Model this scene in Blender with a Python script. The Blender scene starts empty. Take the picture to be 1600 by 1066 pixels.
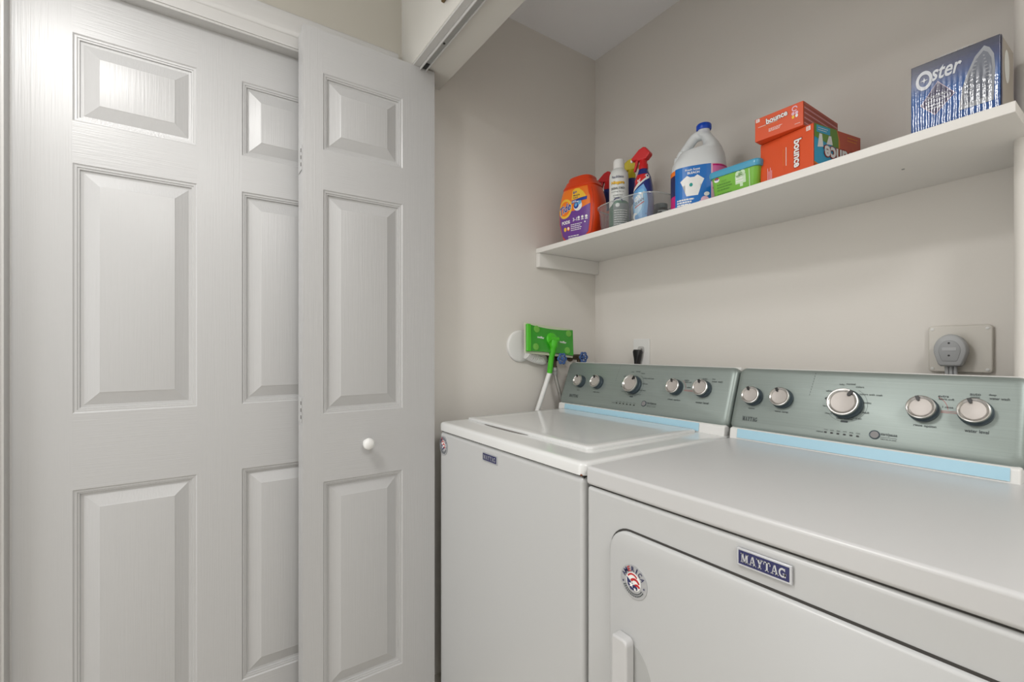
import bpy, bmesh, math, random
from mathutils import Vector, Matrix
random.seed(4)
sc = bpy.context.scene
COL = sc.collection
R = math.radians

# ------------------------------------------------------------------ camera
cam_d = bpy.data.cameras.new('camera'); cam = bpy.data.objects.new('camera', cam_d); COL.objects.link(cam)
cam_d.sensor_width = 36; cam_d.lens = 718 * 36 / 1600; cam_d.clip_start = .01
cam_d.shift_y = 13 / 1600
cam.location = (0, 0, 1.16); cam.rotation_euler = (R(90), 0, R(90 - 34.8525))
sc.camera = cam
# ------------------------------------------------------------------ world, lights, exposure
w = bpy.data.worlds.new('world'); sc.world = w; w.use_nodes = True
w.node_tree.nodes['Background'].inputs[0].default_value = (1, .995, .985, 1)
w.node_tree.nodes['Background'].inputs[1].default_value = 1.9
def lamp(name, kind, loc, energy, color, size, rot=(0, 0, 0)):
    d = bpy.data.lights.new(name, kind); d.energy = energy; d.color = color
    if kind == 'AREA': d.shape = 'DISK'; d.size = size
    else: d.shadow_soft_size = size
    o = bpy.data.objects.new(name, d); o.location = loc; o.rotation_euler = rot; COL.objects.link(o); return o
lamp('hall_lamp', 'POINT', (-.77, -.37, 2.05), 3.4, (1, .985, .96), .07)
lamp('hall_lamp_fill', 'AREA', (-.78, -.36, 2.22), 9.5, (1, .985, .965), .32)  # no bowl here: unseen disk added to soften and fill the lamp's light
lamp('hall_ceiling_fill', 'AREA', (.9, .1, 2.44), 22, (1, .985, .97), .6)  # unseen disk added as overhead fill, no fixture known there
sc.view_settings.view_transform = 'Standard'; sc.view_settings.look = 'None'
sc.view_settings.exposure = .24; sc.view_settings.gamma = 1; sc.view_settings.use_curve_mapping = False
sc.cycles.use_denoising = True
sc.cycles.max_bounces = 10; sc.cycles.transparent_max_bounces = 16

# ------------------------------------------------------------------ materials
def lin(c): 
    c = c / 255
    return c / 12.92 if c <= .04045 else ((c + .055) / 1.055) ** 2.4
MATS = {}
def mat(name, rgb, rough=.5, metal=0, spec=.5, bump=None, var=0, coat=0, alpha=None, trans=0):
    """bump = (scale xyz, strength, distance)"""
    m = bpy.data.materials.new(name); m.use_nodes = True
    n = m.node_tree.nodes; l = m.node_tree.links; b = n['Principled BSDF']
    c = tuple(lin(v) for v in rgb) + (1,)
    b.inputs['Base Color'].default_value = c; b.inputs['Roughness'].default_value = rough
    b.inputs['Metallic'].default_value = metal; b.inputs['Specular IOR Level'].default_value = spec
    b.inputs['Coat Weight'].default_value = coat; b.inputs['Coat Roughness'].default_value = .08
    if bump or var:
        tc = n.new('ShaderNodeTexCoord'); mp = n.new('ShaderNodeMapping'); no = n.new('ShaderNodeTexNoise')
        l.new(tc.outputs['Object'], mp.inputs[0]); l.new(mp.outputs[0], no.inputs['Vector'])
        no.inputs['Scale'].default_value = 1; no.inputs['Detail'].default_value = 4
        mp.inputs['Scale'].default_value = bump[0] if bump else (8, 8, 8)
        if bump:
            bp = n.new('ShaderNodeBump'); bp.inputs['Strength'].default_value = bump[1]; bp.inputs['Distance'].default_value = bump[2]
            l.new(no.outputs['Fac'], bp.inputs['Height']); l.new(bp.outputs[0], b.inputs['Normal'])
        if var:
            mx = n.new('ShaderNodeMix'); mx.data_type = 'RGBA'
            mx.inputs[6].default_value = tuple(v * (1 - var) for v in c[:3]) + (1,); mx.inputs[7].default_value = tuple(min(1, v * (1 + var)) for v in c[:3]) + (1,)
            l.new(no.outputs['Fac'], mx.inputs[0]); l.new(mx.outputs[2], b.inputs['Base Color'])
    MATS[name] = m
    return m
def clear_mat(name, tint, opac):
    m = bpy.data.materials.new(name); m.use_nodes = True; n = m.node_tree.nodes; l = m.node_tree.links
    n.remove(n['Principled BSDF']); out = n['Material Output']
    t = n.new('ShaderNodeBsdfTransparent'); t.inputs[0].default_value = tint
    g = n.new('ShaderNodeBsdfGlossy'); g.inputs['Roughness'].default_value = .06
    d = n.new('ShaderNodeBsdfDiffuse'); d.inputs[0].default_value = (.8, .82, .82, 1)
    f = n.new('ShaderNodeLayerWeight'); f.inputs[0].default_value = .5; pw = n.new('ShaderNodeMath'); pw.operation = 'POWER'; pw.inputs[1].default_value = 4; l.new(f.outputs['Facing'], pw.inputs[0]); sc_ = n.new('ShaderNodeMath'); sc_.operation = 'MULTIPLY_ADD'; sc_.inputs[1].default_value = .45; sc_.inputs[2].default_value = .035; l.new(pw.outputs[0], sc_.inputs[0]); f = sc_
    m1 = n.new('ShaderNodeMixShader'); m1.inputs[0].default_value = opac
    l.new(t.outputs[0], m1.inputs[1]); l.new(d.outputs[0], m1.inputs[2])
    m2 = n.new('ShaderNodeMixShader'); l.new(f.outputs[0], m2.inputs[0]); l.new(m1.outputs[0], m2.inputs[1]); l.new(g.outputs[0], m2.inputs[2])
    l.new(m2.outputs[0], out.inputs[0]); return m
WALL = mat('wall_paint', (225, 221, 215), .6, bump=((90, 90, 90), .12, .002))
HALL_LIT = mat('hall_paint_lit', (208, 206, 200), .55, bump=((90, 90, 90), .1, .002))  # same hall paint, lighter copy: the header's brighter light put into the colour
HALL_SHADE = mat('hall_paint_shaded', (188, 184, 174), .6, bump=((90, 90, 90), .12, .002))  # same hall paint, darker copy: dimmer light on the wall put into the colour
CEIL = mat('ceiling_paint', (238, 239, 242), .8, bump=((140, 140, 140), .2, .002))
FLOOR = mat('floor_tile', (206, 200, 190), .4, var=.05)
DOORV = mat('door_paint_vertical_grain', (182, 182, 182), .33, bump=((260, 260, 7), .38, .0012))
DOORH = mat('door_paint_cross_grain', (182, 182, 182), .33, bump=((10, 10, 300), .42, .0012))
TRIM = mat('trim_paint', (194, 193, 191), .35)
SHELF = mat('shelf_paint', (232, 230, 226), .45, bump=((60, 60, 60), .08, .001))
ENAM_LIT = mat('white_enamel_lit', (218, 219, 218), .14, coat=.3)  # one machine white; lighter copy carries the light on washer deck and lid
ENAM_SHADE = mat('satin_enamel_shaded', (190, 191, 191), .3)  # same machine white, darkened because the fronts catch less light
ENTOP_LIT = mat('satin_enamel_lit', (196, 196, 196), .3)  # same machine white, slightly lightened for the lit dryer top and handle
PLASTIC = mat('white_plastic', (230, 230, 228), .35)
GAPM = mat('dark_gap', (60, 58, 55), .8)
BRUSH = mat('brushed_console_metal', (142, 152, 148), .4, .45, bump=((3, 500, 500), .12, .001), var=.1)
CHROME = mat('knob_silver', (205, 203, 200), .22, .95)
KDISC = mat('knob_face', (178, 172, 167), .4, .25)
KBODY = mat('knob_body', (70, 82, 90), .35, .3)
INK = mat('panel_ink', (62, 70, 72), .5)
BLACK = mat('black_plastic', (22, 22, 23), .4)
BLUEFILM = mat('blue_film', (172, 212, 230), .25)
NAVY = mat('navy_print', (30, 34, 88), .35)
SILV = mat('silver_print', (196, 198, 202), .3, .6)
WHITE = mat('white_print', (240, 240, 238), .4)
RED = mat('red_print', (190, 32, 40), .4)
METAL = mat('track_metal', (165, 165, 163), .45, .4)
BRASS = mat('old_brass', (120, 100, 70), .4, .8)

# ------------------------------------------------------------------ things
def thing(name, label=None, cat=None, loc=(0, 0, 0), rotz=0, group=None, kind=None):
    o = bpy.data.objects.new(name, None); COL.objects.link(o); o.empty_display_size = .05
    o.location = loc; o.rotation_euler = (0, 0, rotz)
    if label: o['label'] = label
    if cat: o['category'] = cat
    if group: o['group'] = group
    if kind: o['kind'] = kind
    return o
def world_of(o):
    m = Matrix.Identity(4)
    while o is not None:
        m = (Matrix.Translation(o.location) @ o.rotation_euler.to_matrix().to_4x4()) @ m; o = o.parent
    return m
def rr(x0, x1, y0, y1, r, n=6):
    p = []
    for cx, cy, a in ((x1 - r, y1 - r, 0), (x0 + r, y1 - r, 90), (x0 + r, y0 + r, 180), (x1 - r, y0 + r, 270)):
        for i in range(n + 1):
            t = R(a + 90 * i / n); p.append((cx + r * math.cos(t), cy + r * math.sin(t)))
    return p
def sell(a, b, e, n=40):
    p = []
    for i in range(n):
        t = 2 * math.pi * i / n; c, s = math.cos(t), math.sin(t)
        p.append((a * math.copysign(abs(c) ** (2 / e), c), b * math.copysign(abs(s) ** (2 / e), s)))
    return p
class MB:
    def __init__(s): s.bm = bmesh.new()
    def face(s, pts, mi=0):
        f = s.bm.faces.new([s.bm.verts.new(p) for p in pts]); f.material_index = mi; return f
    def loft(s, rings, cap0=True, cap1=True, mi=0):
        vs = [[s.bm.verts.new(p) for p in r] for r in rings]; n = len(vs[0])
        for a, b in zip(vs, vs[1:]):
            for i in range(n):
                f = s.bm.faces.new((a[i], a[(i + 1) % n], b[(i + 1) % n], b[i])); f.material_index = mi
        if cap0: s.bm.faces.new(vs[0][::-1]).material_index = mi
        if cap1: s.bm.faces.new(vs[-1]).material_index = mi
        return s
    def prism(s, pts, axis, a, b, mi=0):
        f = {'x': lambda p, t: (t, p[0], p[1]), 'y': lambda p, t: (p[0], t, p[1]), 'z': lambda p, t: (p[0], p[1], t)}[axis]
        return s.loft([[f(p, a) for p in pts], [f(p, b) for p in pts]], mi=mi)
    def box(s, x0, x1, y0, y1, z0, z1, mi=0):
        return s.prism([(x0, y0), (x1, y0), (x1, y1), (x0, y1)], 'z', z0, z1, mi)
    def lathe(s, prof, M=None, n=32, mi=0, cap0=True, cap1=True):
        M = M or Matrix.Identity(4)
        return s.loft([[M @ Vector((r * math.cos(2 * math.pi * i / n), r * math.sin(2 * math.pi * i / n), z)) for i in range(n)] for r, z in prof], cap0, cap1, mi)
    def tube(s, pts, r, n=12, mi=0, flat=1):
        pts = [Vector(p) for p in pts]; rings = []
        rs = r if isinstance(r, (list, tuple)) else [r] * len(pts)
        up = None
        for i, p in enumerate(pts):
            t = (pts[min(i + 1, len(pts) - 1)] - pts[max(i - 1, 0)]).normalized()
            if up is None: up = t.orthogonal().normalized()
            u = (up - t * up.dot(t)).normalized(); v = t.cross(u); up = u
            rings.append([p + (u * math.cos(2 * math.pi * k / n) + v * math.sin(2 * math.pi * k / n) * flat) * rs[i] for k in range(n)])
        return s.loft(rings, mi=mi)
    def move(s, M):
        bmesh.ops.transform(s.bm, matrix=M, verts=s.bm.verts[:]); return s
    def build(s, name, mats, parent=None, W=True, bevel=0, seg=3, ang=40, label=None, smooth=True, sub=0):
        """W: geometry given in world coordinates"""
        if parent is not None and W: s.move(world_of(parent).inverted())
        bmesh.ops.remove_doubles(s.bm, verts=s.bm.verts[:], dist=1e-6)
        bmesh.ops.recalc_face_normals(s.bm, faces=s.bm.faces[:])
        me = bpy.data.meshes.new(name); s.bm.to_mesh(me); s.bm.free()
        for m in (mats if isinstance(mats, (list, tuple)) else [mats]): me.materials.append(m)
        if smooth:
            me.polygons.foreach_set('use_smooth', [True] * len(me.polygons)); me.set_sharp_from_angle(angle=R(ang))
        o = bpy.data.objects.new(name, me); COL.objects.link(o)
        if parent is not None: o.parent = parent
        if label: o['label'] = label
        if bevel:
            b = o.modifiers.new('edges', 'BEVEL'); b.width = bevel; b.segments = seg; b.limit_method = 'ANGLE'; b.angle_limit = R(35); b.harden_normals = True
        if sub:
            b = o.modifiers.new('smooth', 'SUBSURF'); b.levels = sub; b.render_levels = sub
        return o
def struct(o): o['kind'] = 'structure'; return o
def catmull(pts, n=8):
    pts = [Vector(p) for p in pts]; P = [2 * pts[0] - pts[1]] + pts + [2 * pts[-1] - pts[-2]]; out = []
    for i in range(1, len(P) - 2):
        for k in range(n):
            t = k / n; a, b, c, d = P[i - 1:i + 3]
            out.append(.5 * (2 * b + (c - a) * t + (2 * a - 5 * b + 4 * c - d) * t * t + (3 * b - a - 3 * c + d) * t ** 3))
    return out + [pts[-1]]
def interp(tab, x):
    if x <= tab[0][0]: return tab[0][1:]
    for a, b in zip(tab, tab[1:]):
        if x <= b[0]:
            t = (x - a[0]) / (b[0] - a[0]); return tuple(p + (q - p) * t for p, q in zip(a[1:], b[1:]))
    return tab[-1][1:]

# ------------------------------------------------------------------ flat print (lettering and artwork) laid onto surfaces
_tc = {}
def text_geo(txt, bold=0., shear=0., space=1.):
    k = (txt, bold, shear, space)
    if k not in _tc:
        c = bpy.data.curves.new('t', 'FONT'); c.body = txt; c.size = 1; c.offset = bold; c.shear = shear; c.resolution_u = 3; c.space_character = space; c.fill_mode = 'BOTH'
        o = bpy.data.objects.new('t', c); me = bpy.data.meshes.new_from_object(o)
        vs = [tuple(v.co[:2]) for v in me.vertices]; fs = [tuple(p.vertices) for p in me.polygons]
        bpy.data.objects.remove(o); bpy.data.curves.remove(c); bpy.data.meshes.remove(me); _tc[k] = (vs, fs)
    return _tc[k]
def arcstrip(cx, cy, ro, ri, a0, a1, n=16, ox=1, oy=1):
    out = []
    for i in range(n):
        q = []
        for r, j in ((ro, i), (ro, i + 1), (ri, i + 1), (ri, i)):
            a = R(a0 + (a1 - a0) * j / n); q.append((cx + r * ox * math.cos(a), cy + r * oy * math.sin(a)))
        out.append(q)
    return out
def q(x0, y0, x1, y1): return [(x0, y0), (x1, y0), (x1, y1), (x0, y1)]
SLAB = {
 'M': (1.2, [q(0, 0, .36, .1), q(.76, 0, 1.16, .1), q(.13, 0, .23, 1), q(.84, 0, 1.06, 1), q(0, .9, .3, 1), q(.86, .9, 1.16, 1), [(.1, 1), (.38, 1), (.68, 0), (.5, 0)], [(.68, 0), (.5, 0), (.8, 1), (.92, 1)]]),
 'A': (1.02, [[(.1, 0), (.22, 0), (.52, 1), (.42, 1)], [(.42, 1), (.64, 1), (.97, 0), (.71, 0)], q(.25, .28, .76, .38), q(0, 0, .36, .1), q(.6, 0, 1.06, .1)]),
 'Y': (.98, [q(.38, 0, .62, .5), [(.08, 1), (.36, 1), (.62, .45), (.38, .45)], [(.74, 1), (.86, 1), (.62, .42), (.48, .45)], q(0, .9, .45, 1), q(.63, .9, .98, 1), q(.25, 0, .75, .1)]),
 'T': (.98, [q(.37, 0, .61, 1), q(0, .88, .98, 1), q(0, .64, .1, 1), q(.88, .64, .98, 1), q(.24, 0, .74, .1)]),
 'G': (1.05, arcstrip(.5, .5, .5, .3, 50, 350, 14) + [q(.55, .36, 1.02, .46), q(.76, .05, .96, .44), q(.74, .68, .86, .98)]),
}
class Print:
    def __init__(s): s.items = []
    def poly(s, pts, m, d=1): s.items.append((pts, [tuple(range(len(pts)))], m, d)); return s
    def rect(s, x0, y0, x1, y1, m, d=1): return s.poly(q(x0, y0, x1, y1), m, d)
    def ell(s, cx, cy, a, b, m, d=1, n=28, rot=0):
        p = []
        for i in range(n):
            t = 2 * math.pi * i / n; x, y = a * math.cos(t), b * math.sin(t)
            p.append((cx + x * math.cos(rot) - y * math.sin(rot), cy + x * math.sin(rot) + y * math.cos(rot)))
        return s.poly(p, m, d)
    def arc(s, cx, cy, ro, ri, a0, a1, m, d=1, n=18, ox=1, oy=1):
        for p in arcstrip(cx, cy, ro, ri, a0, a1, n, ox, oy): s.poly(p, m, d)
        return s
    def star(s, cx, cy, r, m, d=1, k=5, inner=.42, rot=90):
        return s.poly([(cx + (r if i % 2 == 0 else r * inner) * math.cos(R(rot + 180 * i / k)), cy + (r if i % 2 == 0 else r * inner) * math.sin(R(rot + 180 * i / k))) for i in range(2 * k)], m, d)
    def text(s, txt, x, y, h, m, d=2, bold=0., shear=0., wid=None, rot=0., skew=0., space=1., al='c'):
        """centre x,y; h = height of the letters' box, wid = width of the box"""
        vs, fs = text_geo(txt, bold, shear, space)
        if not vs: return s
        x0 = min(v[0] for v in vs); x1 = max(v[0] for v in vs); y0 = min(v[1] for v in vs); y1 = max(v[1] for v in vs)
        ky = h / (y1 - y0); kx = wid / (x1 - x0) if wid else ky
        ax = {'c': (x0 + x1) / 2, 'l': x0, 'r': x1}[al]; c, sn = math.cos(rot), math.sin(rot)
        out = []
        for vx, vy in vs:
            a, b = (vx - ax) * kx, (vy - (y0 + y1) / 2) * ky
            b += a * skew
            out.append((x + a * c - b * sn, y + a * sn + b * c))
        s.items.append((out, fs, m, d)); return s
    def slab(s, txt, x, y, h, wid, m, d=2):
        tot = sum(SLAB[c][0] + .06 for c in txt) - .06; k = wid / tot; cx = x - wid / 2
        for c in txt:
            for p in SLAB[c][1]: s.poly([(cx + a * k, y - h / 2 + b * h) for a, b in p], m, d)
            cx += (SLAB[c][0] + .06) * k
        return s
    def lines(s, x0, x1, y0, y1, n, m, d=2, fill=.45, seed=1, ragged=.25):
        """small illegible copy: rows of word-length dashes"""
        rnd = random.Random(seed); st = (y1 - y0) / n
        for i in range(n):
            yy = y1 - (i + .5) * st; x = x0; e = x1 - (x1 - x0) * ragged * rnd.random()
            while x < e:
                w_ = min(e - x, (x1 - x0) * rnd.uniform(.08, .22)); s.rect(x, yy - st * fill / 2, x + w_, yy + st * fill / 2, m, d); x += w_ + (x1 - x0) * .025
        return s
    def build(s, name, parent, mapper, step=None, label=None, W=True, lift=.00035):
        names = []; bm = bmesh.new(); lay = bm.faces.layers.int.new('d')
        for pts, fs, m, d in s.items:
            if m not in names: names.append(m)
            vs = [bm.verts.new((p[0], p[1], d)) for p in pts]
            for f in fs:
                try:
                    fc = bm.faces.new([vs[i] for i in f]); fc.material_index = names.index(m)
                except ValueError: pass
        bmesh.ops.triangulate(bm, faces=[f for f in bm.faces if len(f.verts) > 4])
        if step:
            for ax in (0, 1):
                st = step[ax]
                if not st: continue
                lo = min(v.co[ax] for v in bm.verts); hi = max(v.co[ax] for v in bm.verts); x = math.ceil(lo / st) * st
                while x < hi:
                    bmesh.ops.bisect_plane(bm, geom=bm.verts[:] + bm.edges[:] + bm.faces[:], plane_co=(x, 0, 0) if ax == 0 else (0, x, 0), plane_no=(1, 0, 0) if ax == 0 else (0, 1, 0), dist=1e-7); x += st
        inv = world_of(parent).inverted() if (parent is not None and W) else Matrix.Identity(4)
        for v in bm.verts: v.co = inv @ Vector(mapper(v.co.x, v.co.y, v.co.z * lift))
        me = bpy.data.meshes.new(name); bm.to_mesh(me); bm.free()
        for m in names: me.materials.append(m)
        o = bpy.data.objects.new(name, me); COL.objects.link(o); o.parent = parent
        if label: o['label'] = label
        return o

XL, YB, ZC = -1.5, 1.506, 2.474
# ================================================================== SETTING
m = MB(); m.box(-1.7, 1.6, -1.6, 1.62, -.06, 0); struct(m.build('floor', FLOOR))
m = MB(); m.box(-1.7, 1.6, -1.6, 1.62, ZC, ZC + .06); struct(m.build('ceiling', CEIL))
DY0, DY1, DZ = -.3455, .4755, 2.0505
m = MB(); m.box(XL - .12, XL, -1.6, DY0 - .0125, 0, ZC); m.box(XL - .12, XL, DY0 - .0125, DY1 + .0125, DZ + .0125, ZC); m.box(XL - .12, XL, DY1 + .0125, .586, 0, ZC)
wl = struct(m.build('wall_left', HALL_SHADE))
m = MB(); m.box(XL - .12, XL, .586, YB, 0, ZC); m.build('closet_side', WALL, wl)
m = MB(); m.box(XL - .12, 1.6, YB, YB + .1, 0, ZC); struct(m.build('wall_back', WALL))
m = MB(); m.prism([(-.178, 1.312), (1.2, 1.312), (1.2, YB), (-.178, YB)], 'z', 0, ZC); struct(m.build('wall_right', WALL, bevel=.016, seg=5))
m = MB(); m.box(XL - .12, -1.38, -1.15, -1.05, 0, ZC); m.box(-1.38, -.6, -1.15, -1.05, 2.08, ZC); m.box(-.6, 1.6, -1.15, -1.05, 0, ZC); struct(m.build('wall_rear', HALL_LIT))  # unseen wall; its doorway is invented, cut to let world light in
m = MB(); m.box(1.6, 1.7, -1.15, YB + .1, 0, ZC); struct(m.build('wall_end', HALL_LIT))  # unseen end wall, added to shut world light out of the hall
m = MB(); m.box(XL, 1.6, .586, .7275, 2.087, ZC); struct(m.build('wall_front', HALL_LIT, bevel=.003))

# ------------------------------------------------------------------ panelled doors (front looks -y, then turned to +x)
PROF = [(0, 0), (.003, .0022), (.0075, .0028), (.0085, .0045), (.012, .005), (.0135, .0085), (.019, .0095), (.022, .0085), (.047, .0022), (.0495, .0008), (.051, .0006)]
PROF = [(d, y * 1.15) for d, y in PROF]
def panel_part(parent, x0, x1, z0, z1):
    m = MB(); rings = [[(x0 + d, y, z0 + d), (x1 - d, y, z0 + d), (x1 - d, y, z1 - d), (x0 + d, y, z1 - d)] for d, y in PROF]
    m.loft(rings, cap0=False, cap1=True)
    return m.build('panel', DOORV, parent, W=False, ang=20)
def panel_slab(name, parent, W_, H, T, cols, rows, xcuts, mi=True):
    """cols/rows: panel extents; rails get cross grain"""
    m = MB(); xs = sorted({0, W_, *[v for c in cols for v in c]}); zs = sorted({0, H, *[v for r in rows for v in r]})
    holes = {(a, b, c, d) for a, b in cols for c, d in rows}
    for xa, xb in zip(xs, xs[1:]):
        for za, zb in zip(zs, zs[1:]):
            if (xa, xb, za, zb) in holes: continue
            rail = any((xa, xb) == tuple(c) for c in cols)
            m.face([(xa, 0, za), (xb, 0, za), (xb, 0, zb), (xa, 0, zb)], 1 if rail else 0)
    m.face([(0, T, 0), (0, T, H), (W_, T, H), (W_, T, 0)]); m.face([(0, 0, 0), (0, 0, H), (0, T, H), (0, T, 0)]); m.face([(W_, 0, 0), (W_, T, 0), (W_, T, H), (W_, 0, H)])
    m.face([(0, 0, H), (W_, 0, H), (W_, T, H), (0, T, H)]); m.face([(0, 0, 0), (0, T, 0), (W_, T, 0), (W_, 0, 0)])
    return m.build(name, [DOORV, DOORH], parent, W=False, smooth=False)
# hinged six-panel door in the left wall
DX = -1.531
d1 = thing('door_1', 'white six-panel hinged door in the left wall, closed', 'door', (DX, -.3415, .012), R(90), kind='structure')
cols = [(.1025, .353), (.4595, .71)]; rows = [(.192, .804), (.991, 1.6035), (1.707, 1.922)]
panel_slab('slab', d1, .8125, 2.0345, .035, cols, rows, None)
for c in cols:
    for r in rows: panel_part(d1, *c, *r)
# its frame: jamb, stop and moulded casing
t1 = thing('trim_1', 'white moulded casing around the six-panel door', 'trim', (XL, .065, 0), kind='structure')
m = MB()
m.box(XL - .1, XL + .006, DY0 - .012, DY0, 0, DZ); m.box(XL - .1, XL + .006, DY1, DY1 + .012, 0, DZ); m.box(XL - .1, XL + .006, DY0 - .012, DY1 + .012, DZ, DZ + .012)
m.box(DX - .05, DX - .002, DY0 - .001, DY0 + .008, 0, DZ); m.box(DX - .05, DX - .002, DY1 - .008, DY1 + .001, 0, DZ); m.box(DX - .05, DX - .002, DY0, DY1, DZ - .009, DZ + .001)
m.build('jamb', TRIM, t1, bevel=.0015)
CAS = [(0, 0), (0, .009), (.006, .0115), (.03, .0125), (.033, .0165), (.042, .0175), (.046, .0205), (.075, .0225), (.088, .0225), (.094, .018), (.096, 0)]
yl, yr, zt = DY0 - .006, DY1 + .006, DZ + .006
m = MB(); rings = []
for d, h in CAS: rings.append([(XL + h, yl - d, 0), (XL + h, yl - d, zt + d), (XL + h, min(yr + d, .5665), zt + d), (XL + h, min(yr + d, .5665), 0)])
for a, b in zip(rings, rings[1:]):
    for i in range(3): m.face([a[i], a[i + 1], b[i + 1], b[i]])
m.build('casing', TRIM, t1, ang=50)
# bifold closet door folded back on itself
LX = -1.4
d2 = thing('door_2', 'white folding closet door with a round knob, folded open beside the washer', 'door', (LX, .2565, .02), R(90), kind='structure')
cols2 = [(.0545, .294)]; rows2 = [(.14, .757), (.953, 1.602), (1.7165, 1.939)]
lf = panel_slab('leaf', d2, .405, 2.06, .032, cols2, rows2, None)
lf.data.materials[0] = DOORV
for r in rows2: panel_part(lf, *cols2[0], *r)
m = MB(); m.box(0, .405, .035, .067, 0, 2.058); m.build('leaf', DOORV, d2, W=False, bevel=.002, label='rear leaf folded behind the one with the knob')
KN = [(.0, .0), (.0085, .0), (.0075, .006), (.0065, .013), (.008, .0175), (.0145, .0215), (.0172, .0275), (.0165, .0335), (.012, .038), (.005, .0398), (.0005, .04)]
m = MB(); m.lathe(KN, Matrix.Translation((LX, .4335, .8775)) @ Matrix.Rotation(R(90), 4, 'Y'), 28); m.build('knob', PLASTIC, d2, ang=60)
for z in (1.705, .88 + .106):
    m = MB(); m.box(LX - .055, LX - .012, .2545, .2563, z - .035, z + .035); h = m.build('hinge', DOORV, d2, bevel=.0005)
    m = MB()
    for k in (-.018, .002, .022): m.box(LX - .0175, LX - .0125, .2535, .2548, z + k - .006, z + k + .004)
    m.build('knuckle_gap', GAPM, h)
# track the bifold runs in, on the header soffit
tk = thing('door_track', 'white and grey metal folding-door track along the header soffit', 'track', (-.4, .62, 2.087))
m = MB()
m.box(XL + .02, 1.2, .6095, .6125, 2.0715, 2.0868); m.box(XL + .02, 1.2, .629, .632, 2.0715, 2.0868); m.build('rail_lip', TRIM, tk, bevel=.0008)
m = MB(); m.box(XL + .02, 1.2, .6126, .6289, 2.0765, 2.0867); m.build('channel', METAL, tk)
m = MB(); m.box(XL + .02, 1.2, .588, .6094, 2.0805, 2.0868); m.build('mounting_strip', TRIM, tk, bevel=.0008)
m = MB(); m.lathe([(.0035, 0), (.0035, .003)], Matrix.Translation((-1.245, .6195, 2.0745)), 12); m.build('screw', GAPM, tk)
m = MB(); m.box(-1.395, -1.362, .6135, .628, 2.0745, 2.0825); m.build('pivot_block', BLACK, tk, bevel=.002)
hk = thing('latch_plate', 'small tarnished brass plate on the header face above the track', 'latch', (-1.155, .583, 2.15))
m = MB(); m.box(-1.178, -1.135, .576, .5855, 2.1395, 2.19); m.build('plate', BRASS, hk, bevel=.002)
m = MB(); m.box(-1.158, -1.142, .566, .576, 2.1335, 2.16); m.build('strike', BRASS, hk, bevel=.002)

# ------------------------------------------------------------------ shelf
def shz(x):
    t = min(1, max(0, (x + .68) / .53)); return 1.5745 + .0147 * t * t * (3 - 2 * t) * .5 + .0147 * t * .5
sh = thing('wall_shelf', 'long white painted shelf board on the back wall, holding the laundry supplies', 'shelf', (-.8, 1.335, 1.555))
m = MB(); rings = []
N = 30
for i in range(N + 1):
    x = -1.498 + (1.498 - .154) * i / N; z = shz(x); yb_ = YB - .001
    rings.append([(x, 1.1645, z - .0195), (x, 1.1635, z - .0185), (x, 1.1635, z - .001), (x, 1.1645, z), (x, yb_ if x < -.181 else 1.309, z), (x, yb_ if x < -.181 else 1.309, z - .0195)])
m.loft(rings); m.build('board', SHELF, sh, ang=30)
m = MB(); m.prism([(1.1655, 1.5545), (YB - .001, 1.5545), (YB - .001, 1.4975), (1.1655, 1.4975)], 'x', -1.499, -1.477); m.build('cleat', SHELF, sh, bevel=.0015, label='white wooden cleat on the side wall')
m = MB(); m.lathe([(.003, 0), (.003, .003)], Matrix.Translation((-.345, 1.31, 1.5635)), 10); m.build('screw', METAL, sh)

# ================================================================== WASHER AND DRYER
A0 = Vector((0, 1.215, .945)); AS = Vector((0, .06, .162)).normalized(); AN = Vector((0, -.162, .06)).normalized()
def con(x, s, d=0.): return Vector((x, 0, 0)) + A0 + AS * s + AN * d
AM = Matrix(((1, 0, 0, 0), (0, AS.y, AN.y, 0), (0, AS.z, AN.z, 0), (0, 0, 0, 1)))   # local (x, s, n) -> world
def knob(parent, x, s, r, h, ang):
    T = Matrix.Translation(con(x, s, .0005)) @ AM
    m = MB(); m.lathe([(r * 1.07, 0), (r * 1.07, h * .3), (r * 1.02, h * .36), (r * .98, h * .8)], T, 40); kb = m.build('knob', KBODY, parent)
    m = MB(); m.lathe([(r * .99, h * .8), (r * 1.0, h * .9), (r * .97, h * .98), (r * .9, h), (r * .78, h * .93), (r * .74, h * .84)], T, 40); m.build('knob_ring', CHROME, kb)
    m = MB(); m.lathe([(r * .75, h * .8), (r * .75, h * .86), (r * .72, h * .89), (r * .4, h * .86), (r * .01, h * .85)], T, 40); m.build('knob_face', KDISC, kb)
    P = T @ Matrix.Rotation(ang, 4, 'Z')
    m = MB(); m.prism([(-r * .1, r * .6), (0, r * .52), (r * .1, r * .6), (r * .13, r * .98), (-r * .13, r * .98)], 'z', h * .85, h * 1.03); m.move(P); m.build('pointer', BLACK, kb)
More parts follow.
